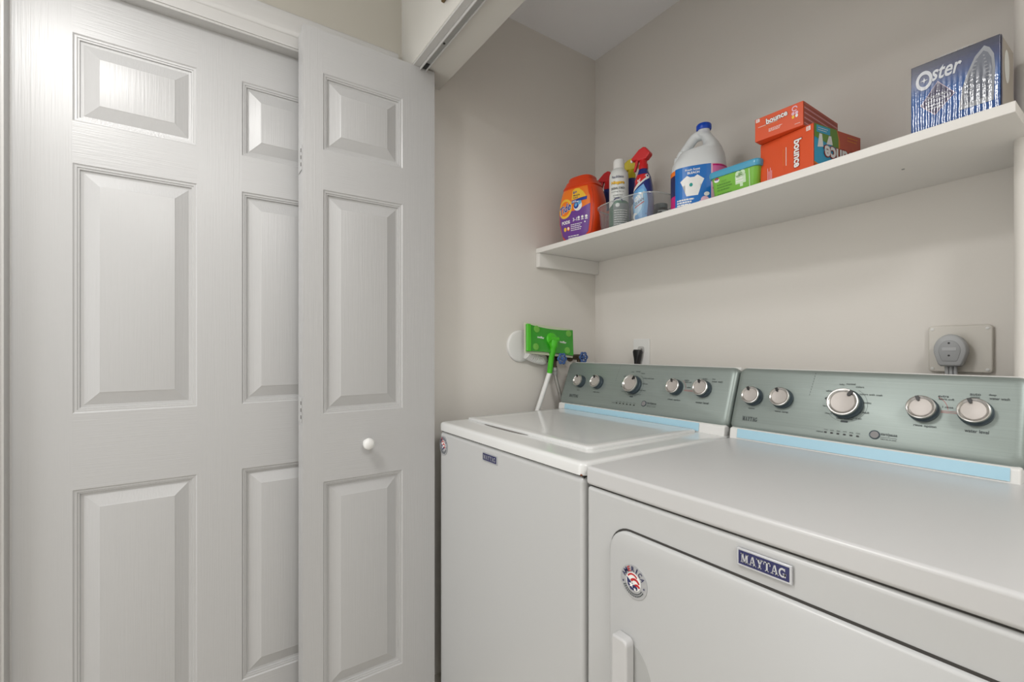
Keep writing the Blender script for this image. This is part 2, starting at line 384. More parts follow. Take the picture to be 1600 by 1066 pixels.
def machine_console(root, x0, x1, fx0, fx1, knobs, tx):
    # white housing behind, bent metal fascia in front, blue film left on the lower lip
    m = MB(); m.prism([(1.2085, .915), (1.2125, .945), (1.24, .952), (1.285, 1.097), (1.302, 1.108), (1.318, 1.104), (1.345, 1.05), (1.345, .915)], 'x', x0 + .006, x1 - .006)
    hs = m.build('console_housing', PLASTIC, root, bevel=.004)
    m = MB(); pts = rr(x0, x1, -.0, .1765, .017, 6)
    def ring(inset, d): 
        cx, cy = (x0 + x1) / 2, .088
        return [con(cx + (p[0] - cx) * (1 - inset / ((x1 - x0) / 2)), cy + (p[1] - cy) * (1 - inset / .088), d) for p in pts]
    m.loft([ring(0, -.03), ring(0, -.016), ring(.0012, -.0085), ring(.0045, -.0035), ring(.010, -.0012), ring(.0165, 0)])
    fa = m.build('control_panel', BRUSH, root, ang=50)
    for x, s, r, h, a in knobs: knob(root, x, s, r, h, a)
    m = MB(); m.face([(fx0, 1.2075, .922), (fx1, 1.2075, .922), (fx1, 1.2112, .9455), (fx0, 1.2112, .9455)])
    m.build('blue_film', BLUEFILM, root, smooth=False, label='strip of pale blue protective film under the control panel')
    CM = lambda x, s, d: con(x, s, d + .0002)
    p = Print(); k = tx['k']; mx, ms = tx['main']
    p.slab('MAYTAG', tx['maytag'][0], tx['maytag'][1], .0112, .05 * k, INK); p.build('brand_lettering', root, CM); p = Print()
    def t(s, x, y, h=.0052, b=.008, wid=None): p.text(s, x, y, h, INK, bold=b, wid=wid)
    t('options', tx['c1'], .0595, .005); t('water temp', tx['c2'], .0585, .0055)
    t('rinse option', tx['c4'], .0605, .0062, .012, .045 * k); t('water level', tx['c5'], .061, .0066, .014, .042 * k)
    t('auto', tx['c5'] - .006, .1345, .005); t('sensing', tx['c5'] - .006, .1285, .004); t('deep', tx['c5'] + .022 * k, .135, .005); t('water wash', tx['c5'] + .034 * k, .1285, .0052, .01, .034 * k)
    t('extra', tx['c4'] + .03 * k, .1265, .0045); t('fabric soft', tx['c4'] + .036 * k, .121, .0042); t('1 rinse', tx['c4'] + .04 * k, .1045, .0045)
    for lab, dx, dy in (('bulky', -.017, .0475), ('normal', .005, .05), ('colors', .028, .044), ('colors with soak', .056, .0275), ('delicates', .046, .008), ('hand wash', .041, -.015), ('whites', -.046, .03), ('heavy duty', -.045, -.008), ('rinse & spin', -.035, -.0255), ('drain & spin', .028, -.031), ('clean washer', .002, -.034)):
        t(lab, mx + dx * k, ms + dy, .0045, .006)
    p.ell(mx - .049 * k, ms + .011, .006, .0035, INK, 1); p.rect(mx - .05 * k, ms + .01, mx - .033 * k, ms + .0122, INK, 2)
    p.rect(mx - .006, ms - .043, mx + .008, ms - .0385, INK, 1)
    def done(name):
        nonlocal p
        p.build(name, root, CM)['kind'] = 'stuff'; p = Print()
    l0, l1, ls = tx['led']
    dial_p = p; p = Print()
    for i in range(6):
        x = l0 + (l1 - l0) * i / 5; p.poly([(x + a, ls + b) for a, b in rr(-.0026 * k - .0006, .0026 * k + .0006, -.0018, .0018, .0012, 3)], BLACK, 2)
        t(('sensing', 'wash', 'rinse', 'spin', 'done', 'lid locked')[i], x, ls + .0065, .0032, 0, .009 * k)
    t('status', l0 - .015 * k, ls, .0034, 0)
    done('indicator_row'); p = dial_p
    bx, bs = tx['btn']
    t('start/pause', bx + .031 * k, bs + .003, .0085, .014, .036 * k); p.rect(bx + .013 * k, bs - .0035, bx + .049 * k, bs - .0029, INK, 2); t('hold 3 sec. to cancel', bx + .031 * k, bs - .007, .0038, 0, .034 * k)
    x4, x5 = tx['c4'], tx['c5']
    p.rect(x4 + .028 * k, .0925, x5 - .02 * k, .0932, RED, 1); p.rect(x4 + .028 * k, .0955, x5 - .02 * k, .0961, RED, 1)
    p.arc(x4, .096, .033, .0324, 5, 60, RED, 1); p.arc(mx, ms, .0415, .041, -140, 60, INK, 1, 40)
    for i in range(9): s_ = .108 + .055 * i / 8; p.rect(tx['dash'] - .0004 + .006 * i / 8, s_, tx['dash'] + .0004 + .006 * i / 8, s_ + .0035, INK, 1)
    done('dial_lettering')
    T = Matrix.Translation(con(bx, bs)) @ AM
    m = MB(); m.lathe([(.0098, 0), (.0098, .0016), (.0088, .0024), (.0078, .0018)], T, 28); b = m.build('start_button', KBODY, root)
    m = MB(); m.lathe([(.0078, .001), (.0076, .002), (.0005, .0021)], T, 28); m.build('button_face', mat('button_grey', (128, 126, 126), .45), b)
def badge(root, x0, x1, z0, z1, y):
    m = MB(); m.box(x0, x1, y - .003, y, z0, z1); b = m.build('name_badge', SILV, root, bevel=.001, label='navy badge with silver letters')
    p = Print(); w_, h_ = x1 - x0, z1 - z0; p.rect(x0 + w_ * .045, z0 + h_ * .12, x1 - w_ * .045, z1 - h_ * .12, NAVY, 1); p.slab('MAYTAG', (x0 + x1) / 2, (z0 + z1) / 2, h_ * .5, w_ * .82, SILV, 2)
    p.build('badge_lettering', b, lambda u, v, d: (u, y - .003 - d, v))
def sticker(root, cx, cz, a, b, y):
    m = MB(); m.prism([(cx + a * math.cos(2 * math.pi * i / 40), cz + b * math.sin(2 * math.pi * i / 40)) for i in range(40)], 'y', y - .0012, y); o = m.build('round_sticker', SILV, root, label='round silver sticker with a flag')
    p = Print()
    for i, ch in enumerate('AMERICA'):
        an = R(158 - i * 21.5); p.text(ch, cx + a * .77 * math.cos(an), cz + b * .77 * math.sin(an), b * .29, RED if ch == 'E' else NAVY, 2, bold=.012, wid=b * (.27 if ch == 'M' else .07 if ch == 'I' else .21), rot=an - R(90))
    p.ell(cx, cz + b * .02, a * .55, b * .55, WHITE, 1)
    for x_, y_, r0, r1, a0, a1 in ((-.05, .05, .46, .36, 40, 150), (.12, -.13, .4, .26, 25, 150), (.28, -.3, .27, .13, 30, 150)): p.arc(cx + a * x_, cz + b * y_, a * r0, a * r1, a0, a1, RED, 2, oy=b / a)
    p.poly([(cx + a * u, cz + b * v) for u, v in ((-.5, .2), (-.3, .08), (.0, -.12), (.3, -.2), (.32, -.36), (.1, -.5), (-.2, -.47), (-.42, -.25))], NAVY, 3)
    p.star(cx - a * .14, cz - b * .18, a * .2, WHITE, 4); p.star(cx + a * .14, cz - b * .38, a * .13, WHITE, 4)
    p.star(cx - a * .78, cz - b * .18, a * .08, NAVY, 2); p.star(cx + a * .78, cz - b * .12, a * .08, NAVY, 2)
    for rr_ in (.8, .68): 
        for i in range(14): p.arc(cx, cz, a * (rr_ + .035), a * (rr_ - .03), -155 + 9.3 * i, -155 + 9.3 * i + 6.5, INK, 2, 2, oy=b / a)
    p.build('sticker_print', o, lambda u, v, d: (u, y - .0012 - d, v))

FY = .671; DK = .9187
# ---- dryer
dr = thing('dryer', 'white front-loading clothes dryer nearer the camera, right of the washer', 'dryer', (-.38, .98, 0))
m = MB(); m.box(-.6945, .03, FY + .002, 1.30, .02, .8775); m.build('cabinet', ENAM_SHADE, dr, bevel=.008, seg=4)
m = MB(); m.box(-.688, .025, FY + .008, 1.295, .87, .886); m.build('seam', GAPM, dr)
m = MB(); m.box(-.6955, .031, FY, 1.300, .8805, DK); m.build('top_panel', ENTOP_LIT, dr, bevel=.007, seg=4)
dp = rr(-.6235, -.04, .25, .8185, .045, 8)
m = MB(); m.prism(rr(-.6275, -.036, .246, .8225, .049, 8), 'y', FY + .0012, FY + .0035); m.build('door_gap', GAPM, dr)
m = MB(); cx, cz = -.332, .534
def dring(k, y): return [(p[0] - math.copysign(k, p[0] - cx), y, p[1] - math.copysign(k, p[1] - cz)) for p in dp]
m.loft([dring(0, FY + .003), dring(0, FY - .004), dring(.0012, FY - .0065), dring(.004, FY - .008)], cap0=False); dd = m.build('door', ENAM_SHADE, dr, ang=50)
HY = FY - .008
m = MB(); m.prism([(-.598, .30), (-.598, .6285), (-.5925, .632), (-.5665, .632), (-.561, .6245), (-.561, .30)], 'y', HY - .022, HY + .001); m.build('door_handle', ENTOP_LIT, dd, bevel=.005, seg=4)
m = MB(); n_ = 20; base = [(-.561, .585), (-.561, .30)]; arc = [(-.561 + .055 * math.cos(R(-90 + 180 * i / n_)), .4425 + .176 * math.sin(R(-90 + 180 * i / n_))) for i in range(n_ + 1)]
m.prism(arc, 'y', HY - .0006, HY + .0001); m.build('finger_recess_shade', mat('recess_shade_grey', (172, 173, 172), .4), dd)  # flat darker plate painted as the shade inside the finger recess
badge(dr, -.3725, -.2945, .8385, .865, FY + .0005)
sticker(dr, -.562, .7345, .0305, .0305, HY)
machine_console(dr, -.7005, -.1475, -.672, -.1665, [(-.6465, .092, .0235, .023, R(24)), (-.5722, .0935, .0245, .023, R(24)), (-.4325, .0925, .0322, .026, R(-33)), (-.2951, .095, .0245, .024, R(18)), (-.2173, .097, .0245, .024, R(18))],
    dict(k=.8, main=(-.4325, .0925), maytag=(-.6456, .0305), c1=-.6463, c2=-.5701, c4=-.2902, c5=-.2142, led=(-.4655, -.402, .0215), btn=(-.3715, .0298), dash=-.5116))
# ---- washer
wa = thing('washing_machine', 'white top-loading washing machine in the closet corner, left of the dryer', 'washing machine', (-1.05, 1.0, 0))
m = MB(); m.box(-1.394, -.7075, .677, 1.34, .02, .8895); m.build('cabinet', ENAM_SHADE, wa, bevel=.014, seg=4)
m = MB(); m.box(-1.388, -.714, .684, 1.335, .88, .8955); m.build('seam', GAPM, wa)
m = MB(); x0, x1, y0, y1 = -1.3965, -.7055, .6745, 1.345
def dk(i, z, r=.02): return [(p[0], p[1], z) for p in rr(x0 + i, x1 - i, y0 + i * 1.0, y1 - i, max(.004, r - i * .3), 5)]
m.loft([dk(0, .8925), dk(0, .911), dk(.0015, .9155), dk(.005, .9185), dk(.012, .9197), dk(.02, .9195)]); m.build('top_deck', ENAM_LIT, wa, ang=50)
m = MB(); lx0, lx1, ly0, ly1 = -1.383, -.787, .772, 1.206
def ld(i, z): return [(p[0], p[1], z) for p in rr(lx0 + i, lx1 - i, ly0 + i, ly1 - i * .5, .018, 5)]
m.loft([ld(0, .9192), ld(0, .9235), ld(.002, .9265), ld(.007, .9278), ld(.03, .9266), ld(.06, .9262)]); lid = m.build('lid', ENAM_LIT, wa, ang=60)
m = MB(); m.prism([(-1.145 + .115 * math.cos(R(180 + 180 * i / 16)), .7715 + .012 * math.sin(R(180 + 180 * i / 16))) for i in range(17)], 'z', .9193, .9204); m.build('lid_grip_shade', mat('grip_shadow_grey', (120, 118, 114), .6), lid)  # grey patch painted as the shadow in the lid's hand recess
p = Print(); p.ell(-.7135, .894, .004, .0018, mat('rust', (120, 66, 40), .8), 1, 12); p.build('rust_spot', wa, lambda u, v, d: (u, .676 - d, v), label='small rust spot at the front corner of the deck')
badge(wa, -1.1155, -1.0395, .8465, .8705, .6775)
sticker(wa, -1.362, .8445, .0285, .0305, .6765)
machine_console(wa, -1.418, -.7035, -1.373, -.786, [(-1.3191, .0946, .0225, .023, R(22)), (-1.227, .0962, .0235, .023, R(22)), (-1.0589, .0973, .0305, .026, R(-33)), (-.8912, .1002, .0235, .024, R(18)), (-.7968, .1022, .0245, .024, R(18))],
    dict(k=1.0, main=(-1.0589, .0973), maytag=(-1.3383, .0355), c1=-1.322, c2=-1.225, c4=-.889, c5=-.793, led=(-1.115, -1.0376, .028), btn=(-.9993, .0374), dash=-1.145))

# ================================================================== THINGS ON THE SHELF
ORANGE = mat('tub_orange', (232, 72, 20), .3, coat=.2); ORLID = mat('lid_orange', (226, 70, 24), .35)
PURP = mat('label_purple', (110, 62, 150), .4); YEL = mat('label_yellow', (250, 200, 60), .4); BLU = mat('label_blue', (26, 62, 160), .4); LORG = mat('label_orange', (248, 128, 30), .4); LBL = mat('label_pale_blue', (110, 180, 225), .4)
tb = thing('detergent_tub', 'orange tub of laundry pods with purple and orange label, at the shelf end', 'tub', (-1.322, 1.2585, shz(-1.32)), R(11))
TT = [(0, .064, .044), (.006, .068, .048), (.03, .079, .054), (.08, .0915, .058), (.13, .0935, .058), (.165, .0895, .056), (.195, .081, .053), (.213, .0735, .05)]
def tubw(z): return interp(TT, z)
m = MB(); m.loft([[(p[0], p[1], z) for p in sell(a, b, 3.2, 56)] for z, a, b in [(zz, *tubw(zz)) for zz in (0, .004, .012, .03, .055, .08, .105, .13, .15, .165, .18, .195, .205, .213)]]); m.build('body', ORANGE, tb, W=False, ang=60)
m = MB(); m.loft([[(p[0], p[1], z) for p in sell(a, b, 3.0, 48)] for z, a, b in ((.2125, .0765, .052), (.216, .0765, .052), (.2225, .071, .0495), (.236, .062, .046), (.238, .054, .041), (.251, .0525, .040), (.255, .049, .037), (.2565, .03, .025))]); m.build('lid', ORLID, tb, W=False, ang=35)
def tubmap(x, z, d):
    a, b = tubw(max(0, z)); u = min(.999, abs(x) / a); return (x, -b * (1 - u ** 3.2) ** (1 / 3.2) - d - .0006, z)
p = Print(); ol = []
def hw(z): return max(.01, tubw(z)[0] * (.80 if z > .03 else .72) - .004 - (.02 * max(0, (.02 - z) / .02)))
zz = [.006 + (.205 - .006) * i / 24 for i in range(25)]
p.poly([(-hw(z) - .004, z) for z in zz] + [(hw(z) * (1 if z < .17 else .95), z) for z in zz[::-1]], LORG, 1)
zl = [z for z in zz if z <= .118]
p.poly([(-hw(z) - .004, z) for z in zl] + [(-.06, .104), (-.02, .118), (.02, .116), (hw(.13), .134)] + [(hw(z), z) for z in zl[::-1]], PURP, 2)
p.ell(-.042, .132, .0345, .038, YEL, 3); p.ell(-.042, .132, .026, .029, LORG, 4)
p.text('Tide', -.042, .132, .033, WHITE, 5, bold=.06, wid=.064, skew=.3); p.text('Tide', -.042, .132, .031, BLU, 6, bold=.025, wid=.06, skew=.3)
p.poly([(-.01, .16), (-.008, .196), (.004, .203), (.022, .2), (.04, .185), (.055, .163)], YEL, 3)
p.text('6+', .004, .188, .013, BLU, 4, bold=.03); p.text('Months', .012, .175, .007, NAVY, 4, bold=.02, wid=.03); p.text('Supply', .008, .166, .006, NAVY, 4, bold=.02, wid=.024)
p.poly([(-.01, .145), (-.01, .157), (.058, .163), (.058, .151)], BLU, 4); p.text('100%', .002, .1515, .008, WHITE, 5, bold=.02)
p.ell(.02, .132, .019, .019, WHITE, 5); p.ell(.013, .135, .0115, .0125, BLU, 6); p.ell(.028, .143, .009, .007, LBL, 6, rot=.5); p.ell(.012, .137, .006, .007, LBL, 7)
p.text('PODS', -.038, .078, .013, WHITE, 4, bold=.045, wid=.042); p.text('3-1', .006, .083, .013, WHITE, 4, bold=.02)
for i, x in enumerate((.024, .04, .056)): p.ell(x, .087, .0052, .0052, WHITE, 4, 12); p.rect(x - .005, .0765, x + .005, .08, WHITE, 4)
p.ell(-.043, .052, .007, .008, YEL, 4); p.ell(-.026, .052, .007, .008, LORG, 4); p.ell(-.026, .053, .0045, .0055, WHITE, 5)
p.lines(-.014, .042, .04, .068, 4, WHITE, 4, .4, 3); p.lines(-.03, .03, .012, .026, 2, WHITE, 4, .45, 5); p.ell(.05, .067, .003, .003, WHITE, 4, 8)
p.build('front_label', tb, tubmap, step=(.008, .01), W=False)
# raised rim round the label
m = MB(); m.tube([tubmap(x, z, .0005) for x, z in [(hw(z) + .008, z) for z in zz[1:-1]]], .0022, 6); m.build('label_ridge', ORANGE, tb, W=False)

# clear bin
CLEAR = clear_mat('clear_plastic', (.965, .975, .975, 1), .07)
bx, by = -1.074, 1.296
bn = thing('storage_bin', 'clear plastic bin holding spray bottles between orange tub and bleach jug', 'bin', (bx, by, shz(bx)))
def br(a, b, z, e=3.2): return [(p[0], p[1], z) for p in sell(a, b, e, 56)]
m = MB(); m.loft([br(.116, .097, .0005, 4.2), br(.119, .1, .004, 4.2), br(.133, .114, .088), br(.136, .117, .09), br(.136, .117, .0935), br(.1325, .1135, .0935), br(.1315, .1125, .0885), br(.1165, .0975, .006, 4.2), br(.112, .093, .003, 4.2)])
m.build('body', CLEAR, bn, W=False, ang=40)
m = MB(); m.loft([br(.1355, .1165, .0895), br(.1375, .1185, .0905), br(.1375, .1185, .0935), br(.1355, .1165, .0945), br(.1325, .1135, .0935)], False, False); m.build('rim', clear_mat('clear_rim', (.94, .95, .95, 1), .3), bn, W=False)

BZ = lambda x: shz(x) + .0042
# spray starch can
sx, sy = -1.1215, 1.243
GREEN = mat('can_green', (56, 104, 84), .35, .2); CANW = mat('can_white', (228, 231, 229), .3); GREY = mat('can_grey', (120, 128, 128), .4)
st = thing('aerosol_can', 'white and green aerosol can of spray starch in the clear bin', 'aerosol can', (sx, sy, BZ(sx)), R(28))
CR = .0335
m = MB(); m.lathe([(.029, 0), (CR, .004), (CR, .185), (.0325, .197), (.027, .211), (.0205, .217), (.0185, .219)], None, 40); m.build('body', CANW, st, W=False)
m = MB(); m.lathe([(.0195, .219), (.0195, .247), (.018, .2505), (.012, .252), (.0005, .2525)], None, 32); m.build('cap', WHITE, st, W=False)
cyl = lambda r, z0=0: (lambda x, z, d: ((r + d + .0003) * math.sin(x / r), -(r + d + .0003) * math.cos(x / r), z + z0))
p = Print(); p.rect(-.1, .006, .1, .072, GREEN, 1); p.poly([(-.1, .072), (.1, .072), (.1, .085), (.03, .1), (-.005, .1), (-.02, .085), (-.05, .075)], GREEN, 1)
p.rect(-.012, .012, .045, .09, GREY, 2); p.lines(-.008, .042, .014, .07, 7, WHITE, 3, .3, 8); p.ell(.004, .084, .007, .007, CANW, 3)
p.arc(.004, .09, .02, .016, 20, 160, NAVY, 3)
p.text('Faultless', .004, .183, .009, NAVY, 2, bold=.01); p.text('Niagara', .004, .162, .0135, YEL, 3, bold=.04, wid=.046); p.text('Niagara', .0045, .1615, .014, BRASS, 2, bold=.07, wid=.048)
p.text('ORIGINAL STARCH', .004, .143, .008, INK, 2, bold=.02, wid=.05); p.text('Ironing Spray', .004, .131, .0055, INK, 2, wid=.045); p.text('wrinkle free', .004, .119, .005, INK, 2); p.text('fresh finish', .004, .111, .0045, INK, 2)
p.build('label', st, cyl(CR), step=(.006, 0), W=False)

# trigger spray bottles
BODYB = mat('bottle_indigo', (34, 46, 120), .25, coat=.2); TRIGR = mat('trigger_red', (206, 30, 34), .35); TRIGY = mat('trigger_yellow', (214, 196, 30), .4)
SKY = mat('label_sky', (96, 160, 218), .35)
def spray(x, y, rz, body, trig, label, full, h=1.):
    t = thing('spray_bottle', label, 'spray bottle', (x, y, BZ(x) if x > -1.25 else shz(x)), rz)
    S = [(0, .026, .02), (.004, .030, .023), (.03, .0335, .026), (.08, .0345, .027), (.13, .031, .025), (.16, .025, .021), (.178, .017, .016), (.19, .0135, .0135)]
    m = MB(); m.loft([[(p_[0], p_[1], z * h) for p_ in sell(a, b, 2.4, 36)] for z, a, b in [(zz_, *interp(S, zz_)) for zz_ in (0, .004, .015, .03, .055, .08, .105, .13, .145, .16, .17, .178, .184, .19)]]); m.build('body', body, t, W=False)
    z0 = .188 * h
    m = MB(); m.lathe([(.0155, z0), (.0155, z0 + .016), (.0125, z0 + .02), (.0125, z0 + .034)], None, 28); m.build('collar', trig, t, W=False)
    m = MB(); m.prism([(-.038, z0 + .036), (-.04, z0 + .043), (-.012, z0 + .068), (.004, z0 + .074), (.012, z0 + .071), (.028, z0 + .05), (.026, z0 + .043), (.014, z0 + .031), (-.014, z0 + .031), (-.02, z0 + .035)], 'y', -.0125, .0125); m.build('spray_head', trig, t, W=False, bevel=.004, seg=3)
    m = MB(); m.prism([(-.016, z0 + .036), (-.027, z0 + .037), (-.029, z0 + .018), (-.034, z0 + .0), (-.028, z0 + .0), (-.022, z0 + .016)], 'y', -.006, .006); m.build('trigger', trig, t, W=False, bevel=.002)
    m = MB(); m.lathe([(.005, 0), (.005, .006)], Matrix.Translation((-.0385, 0, z0 + .0395)) @ Matrix.Rotation(R(-90), 4, 'Y'), 12); m.build('nozzle', WHITE if full else trig, t, W=False)
    def smap(u, z, d):
        a, b = interp(S, z / h); k = min(.98, abs(u) / a); return (u, -b * (1 - k ** 2.4) ** (1 / 2.4) - d - .0006, z)
    if full:
        p = Print()
        p.poly([(-.022, .168), (.02, .168), (.024, .158), (-.027, .118), (-.026, .15)], TRIGR, 2); p.poly([(.02, .168), (.024, .158), (-.027, .118), (-.0275, .111), (.0255, .151), (.0245, .16)], CANW, 2)
        p.text('x!', -.006, .148, .012, WHITE, 3, bold=.03)
        p.poly([(-.029, .108), (.012, .132), (.022, .11), (.0265, .07), (.022, .02), (.01, .01), (-.02, .01), (-.029, .06)], SKY, 1)
        p.ell(-.002, .072, .0205, .046, LBL, 2, rot=-.2); p.ell(-.004, .07, .015, .036, mat('label_ice', (176, 212, 240), .35), 3, rot=-.2)
        p.text('OXY', -.002, .09, .016, WHITE, 5, bold=.06, wid=.036, skew=.5); p.text('CLEAN', -.002, .074, .009, NAVY, 5, bold=.03, wid=.034, skew=.5); p.poly([(-.018, .058), (.016, .074), (.016, .07), (-.018, .054)], RED, 5)
        p.ell(-.018, .028, .01, .012, WHITE, 4); p.ell(-.012, .024, .007, .009, SKY, 5)
        p.build('label', t, smap, step=(.008, 0), W=False)
    else:
        p = Print(); p.poly([(-.03, .06), (.03, .06), (.03, .12), (.024, .15), (-.024, .15), (-.03, .12)], trig if trig is TRIGR else body, 1)
        if trig is not TRIGR: p.poly([(.006, .04), (.03, .04), (.03, .15), (.018, .15), (.006, .135), (.014, .12), (.004, .1), (.012, .085)], WHITE, 2)
        p.build('label', t, smap, step=(.008, 0), W=False)
    return t
spray(-1.021, 1.252, R(14), BODYB, TRIGR, 'blue spray bottle with red trigger head, right of the starch can', True)
spray(-1.145, 1.337, R(30), BODYB, TRIGY, 'spray bottle with yellow trigger head, mostly hidden behind the starch can', False, 1.13)
spray(-1.333, 1.41, R(20), BODYB, TRIGR, 'red-headed spray bottle peeking out between the orange tub and starch can', False, 1.3)
# small dark jar
DARK = mat('jar_dark', (48, 42, 40), .3)
jx, jy = -1.011, 1.33
jr = thing('jar', 'small dark jar with scribbled black and white label in the clear bin', 'jar', (jx, jy, BZ(jx)), R(35))
m = MB(); m.lathe([(.024, 0), (.027, .003), (.027, .058), (.022, .066)], None, 32); m.build('body', DARK, jr, W=False)
m = MB(); m.lathe([(.0235, .066), (.0235, .08), (.021, .082), (.0005, .082)], None, 32); m.build('lid', GREY, jr, W=False)
p = Print(); p.rect(-.008, .008, .042, .056, CANW, 1)
rnd = random.Random(3)
for i in range(16): 
    x, z = rnd.uniform(-.004, .038), rnd.uniform(.012, .052); p.ell(x, z, rnd.uniform(.002, .006), rnd.uniform(.002, .005), BLACK, 2, 8, rnd.uniform(0, 3))
p.build('label', jr, cyl(.027), step=(.006, 0), W=False)

# bleach jug
JUG = mat('jug_white', (226, 230, 232), .35, coat=.1); BCAP = mat('cap_blue', (10, 72, 190), .35); PINK = mat('label_pink', (226, 120, 178), .4); MAG = mat('label_magenta', (206, 20, 120), .4); LPK = mat('label_pale_pink', (236, 190, 208), .4); JBL = mat('label_jug_blue', (14, 112, 196), .35); TEAL = mat('print_teal', (0, 150, 140), .4)
gx, gy = -.838, 1.289
jg = thing('bleach_jug', 'white bleach jug with moulded handle, blue cap and blue shirt label', 'jug', (gx, gy, shz(gx)), R(30))
JS = [(0, .070, .070), (.004, .076, .076), (.012, .079, .079), (.125, .080, .080), (.135, .0785, .0785), (.15, .0765, .0765)]
rings = [[(x, y, z) for x, y in sell(a, b, 2.9, 56)] for z, a, b in JS]
# shoulder narrows to the neck; on the handle side (-x,-y) it falls away to leave the grip hole
SH = [(z, (xr - xl) / 2, b_, (xr + xl) / 2) for z, xl, xr, b_ in ((.165, -.070, .0755, .073), (.178, -.0625, .073, .0685), (.185, -.058, .0705, .0655), (.1885, -.045, .069, .063), (.192, -.014, .068, .061), (.198, .004, .065, .058), (.208, .011, .0595, .052), (.222, .012, .0505, .043), (.235, .008, .042, .0335), (.245, -.004, .0365, .0255), (.252, -.0055, .034, .0195), (.258, -.003, .032, .0175), (.263, -.003, .032, .0175))]
rings += [[(x + ox, y, z) for x, y in sell(a, b, 2.3, 56)] for z, a, b, ox in SH]
m = MB(); m.loft(rings); m.build('body', JUG, jg, W=False, ang=60)
m = MB(); m.tube(catmull([(.008, 0, .247), (-.008, 0, .2435), (-.021, 0, .231), (-.033, 0, .213), (-.043, 0, .196), (-.05, 0, .18), (-.05, 0, .162)], 6), [.0125] * 6 + [.012] * 12 + [.013] * 6 + [.0155] * 6 + [.019] * 7, 16, flat=1.25); m.build('handle', JUG, jg, W=False)
m = MB(); m.lathe([(.0205, .2605), (.022, .2635), (.022, .275), (.0195, .2785), (.0005, .279)], Matrix.Translation((.0145, 0, 0)), 36); m.build('cap', BCAP, jg, W=False)
def jmap(x, z, d):   # x = arc length round the jug from the -y face towards +x
    r = .0805; th = x / r - math.pi / 2; c, s = math.cos(th), math.sin(th); e = 2.9
    k = (abs(c) ** e + abs(s) ** e) ** (-1 / e) * (.0803 + d + .0004); return (k * c, k * s, z)
p = Print()
p.rect(-.094, .006, -.062, .126, MAG, 1); p.rect(-.094, .05, -.062, .112, NAVY, 2); p.rect(-.094, .112, -.062, .126, LORG, 2)
p.rect(-.062, .006, .036, .128, JBL, 1); p.text('Fresh Scent', -.012, .117, .0062, WHITE, 2, bold=.02, wid=.04); p.text('BLEACH', -.01, .1075, .0068, WHITE, 2, bold=.03, wid=.032)
p.poly([(-.033 + a * .0082, .043 + b * .0112) for a, b in ((.5, -.3), (4.3, -.3), (4.2, 3), (5.5, 2.4), (6.3, 3.8), (4.1, 5.1), (3.1, 4.6), (1.7, 4.6), (.7, 5.1), (-1.5, 3.8), (-.7, 2.4), (.6, 3))], WHITE, 2)
p.ell(-.0165, .072, .0045, .0055, TEAL, 3); p.lines(-.055, -.006, .012, .034, 3, WHITE, 2, .6, 4)
p.ell(.02, .025, .01, .009, LPK, 2); p.ell(.012, .016, .009, .007, LPK, 3); p.ell(.025, .04, .007, .006, WHITE, 3)
p.rect(.036, .006, .16, .128, LPK, 1); p.rect(.04, .07, .16, .121, PINK, 2); p.rect(.04, .121, .16, .126, MAG, 2); p.ell(.062, .095, .012, .014, WHITE, 3); p.ell(.068, .1, .008, .009, PINK, 4); p.rect(.04, .053, .16, .058, MAG, 2)
p.text('3 IN 1', .064, .04, .013, MAG, 2, bold=.03, wid=.035); p.lines(.046, .12, .01, .03, 3, PINK, 2, .4, 6)
p.build('wrap_label', jg, jmap, step=(.008, 0), W=False)

# green tub with teal lid
GTUB = mat('tub_green', (124, 190, 66), .35, coat=.1); TLID = mat('lid_teal', (72, 160, 196), .3, coat=.2); DGRN = mat('print_dark_green', (92, 152, 50), .45); PGRN = mat('print_pale_green', (206, 232, 196), .45)
ox, oy = -.6705, 1.2335
gt = thing('powder_tub', 'rectangular green tub with teal snap lid, right of the bleach jug', 'tub', (ox, oy, shz(ox)))
m = MB()
def gr(a, b, z): return [(x, y, z) for x, y in rr(-a, a, -b, b, .014, 6)]
m.loft([gr(.058, .04, 0), gr(.0605, .0425, .003), gr(.066, .047, .06), gr(.0665, .0475, .062)]); m.build('body', GTUB, gt, W=False, ang=50)
m = MB(); m.loft([gr(.0695, .0505, .058), gr(.0705, .0515, .0605), gr(.0715, .0525, .07), gr(.0705, .0515, .0745), gr(.0665, .0475, .077), gr(.06, .041, .0765)]); m.build('lid', TLID, gt, W=False, ang=40)
p = Print()
gmap = lambda x, z, d: (x, -(.0425 + (.047 - .0425) * (z - .003) / .057) - d - .0006, z)
p.ell(-.046, .05, .0075, .0055, WHITE, 1); p.arc(-.046, .05, .007, .004, 20, 160, RED, 2); p.arc(-.046, .049, .0045, .002, 20, 160, BLU, 2)
p.lines(-.046, -.004, .018, .04, 3, DGRN, 1, .5, 7); p.lines(-.046, .0, .006, .014, 1, DGRN, 1, .6, 9); p.text('OXY', -.026, .044, .005, DGRN, 1)
p.ell(.014, .049, .0075, .0085, PGRN, 1); p.ell(.026, .05, .007, .008, PGRN, 1); p.rect(.006, .024, .034, .046, PGRN, 1); p.text('60', .02, .049, .008, DGRN, 2, bold=.02); p.lines(.008, .032, .027, .041, 2, WHITE, 2, .5, 2); p.rect(.018, .016, .026, .024, PGRN, 1)
p.rect(.0425, .01, .0445, .055, PGRN, 1)
p.build('front_print', gt, gmap, W=False)

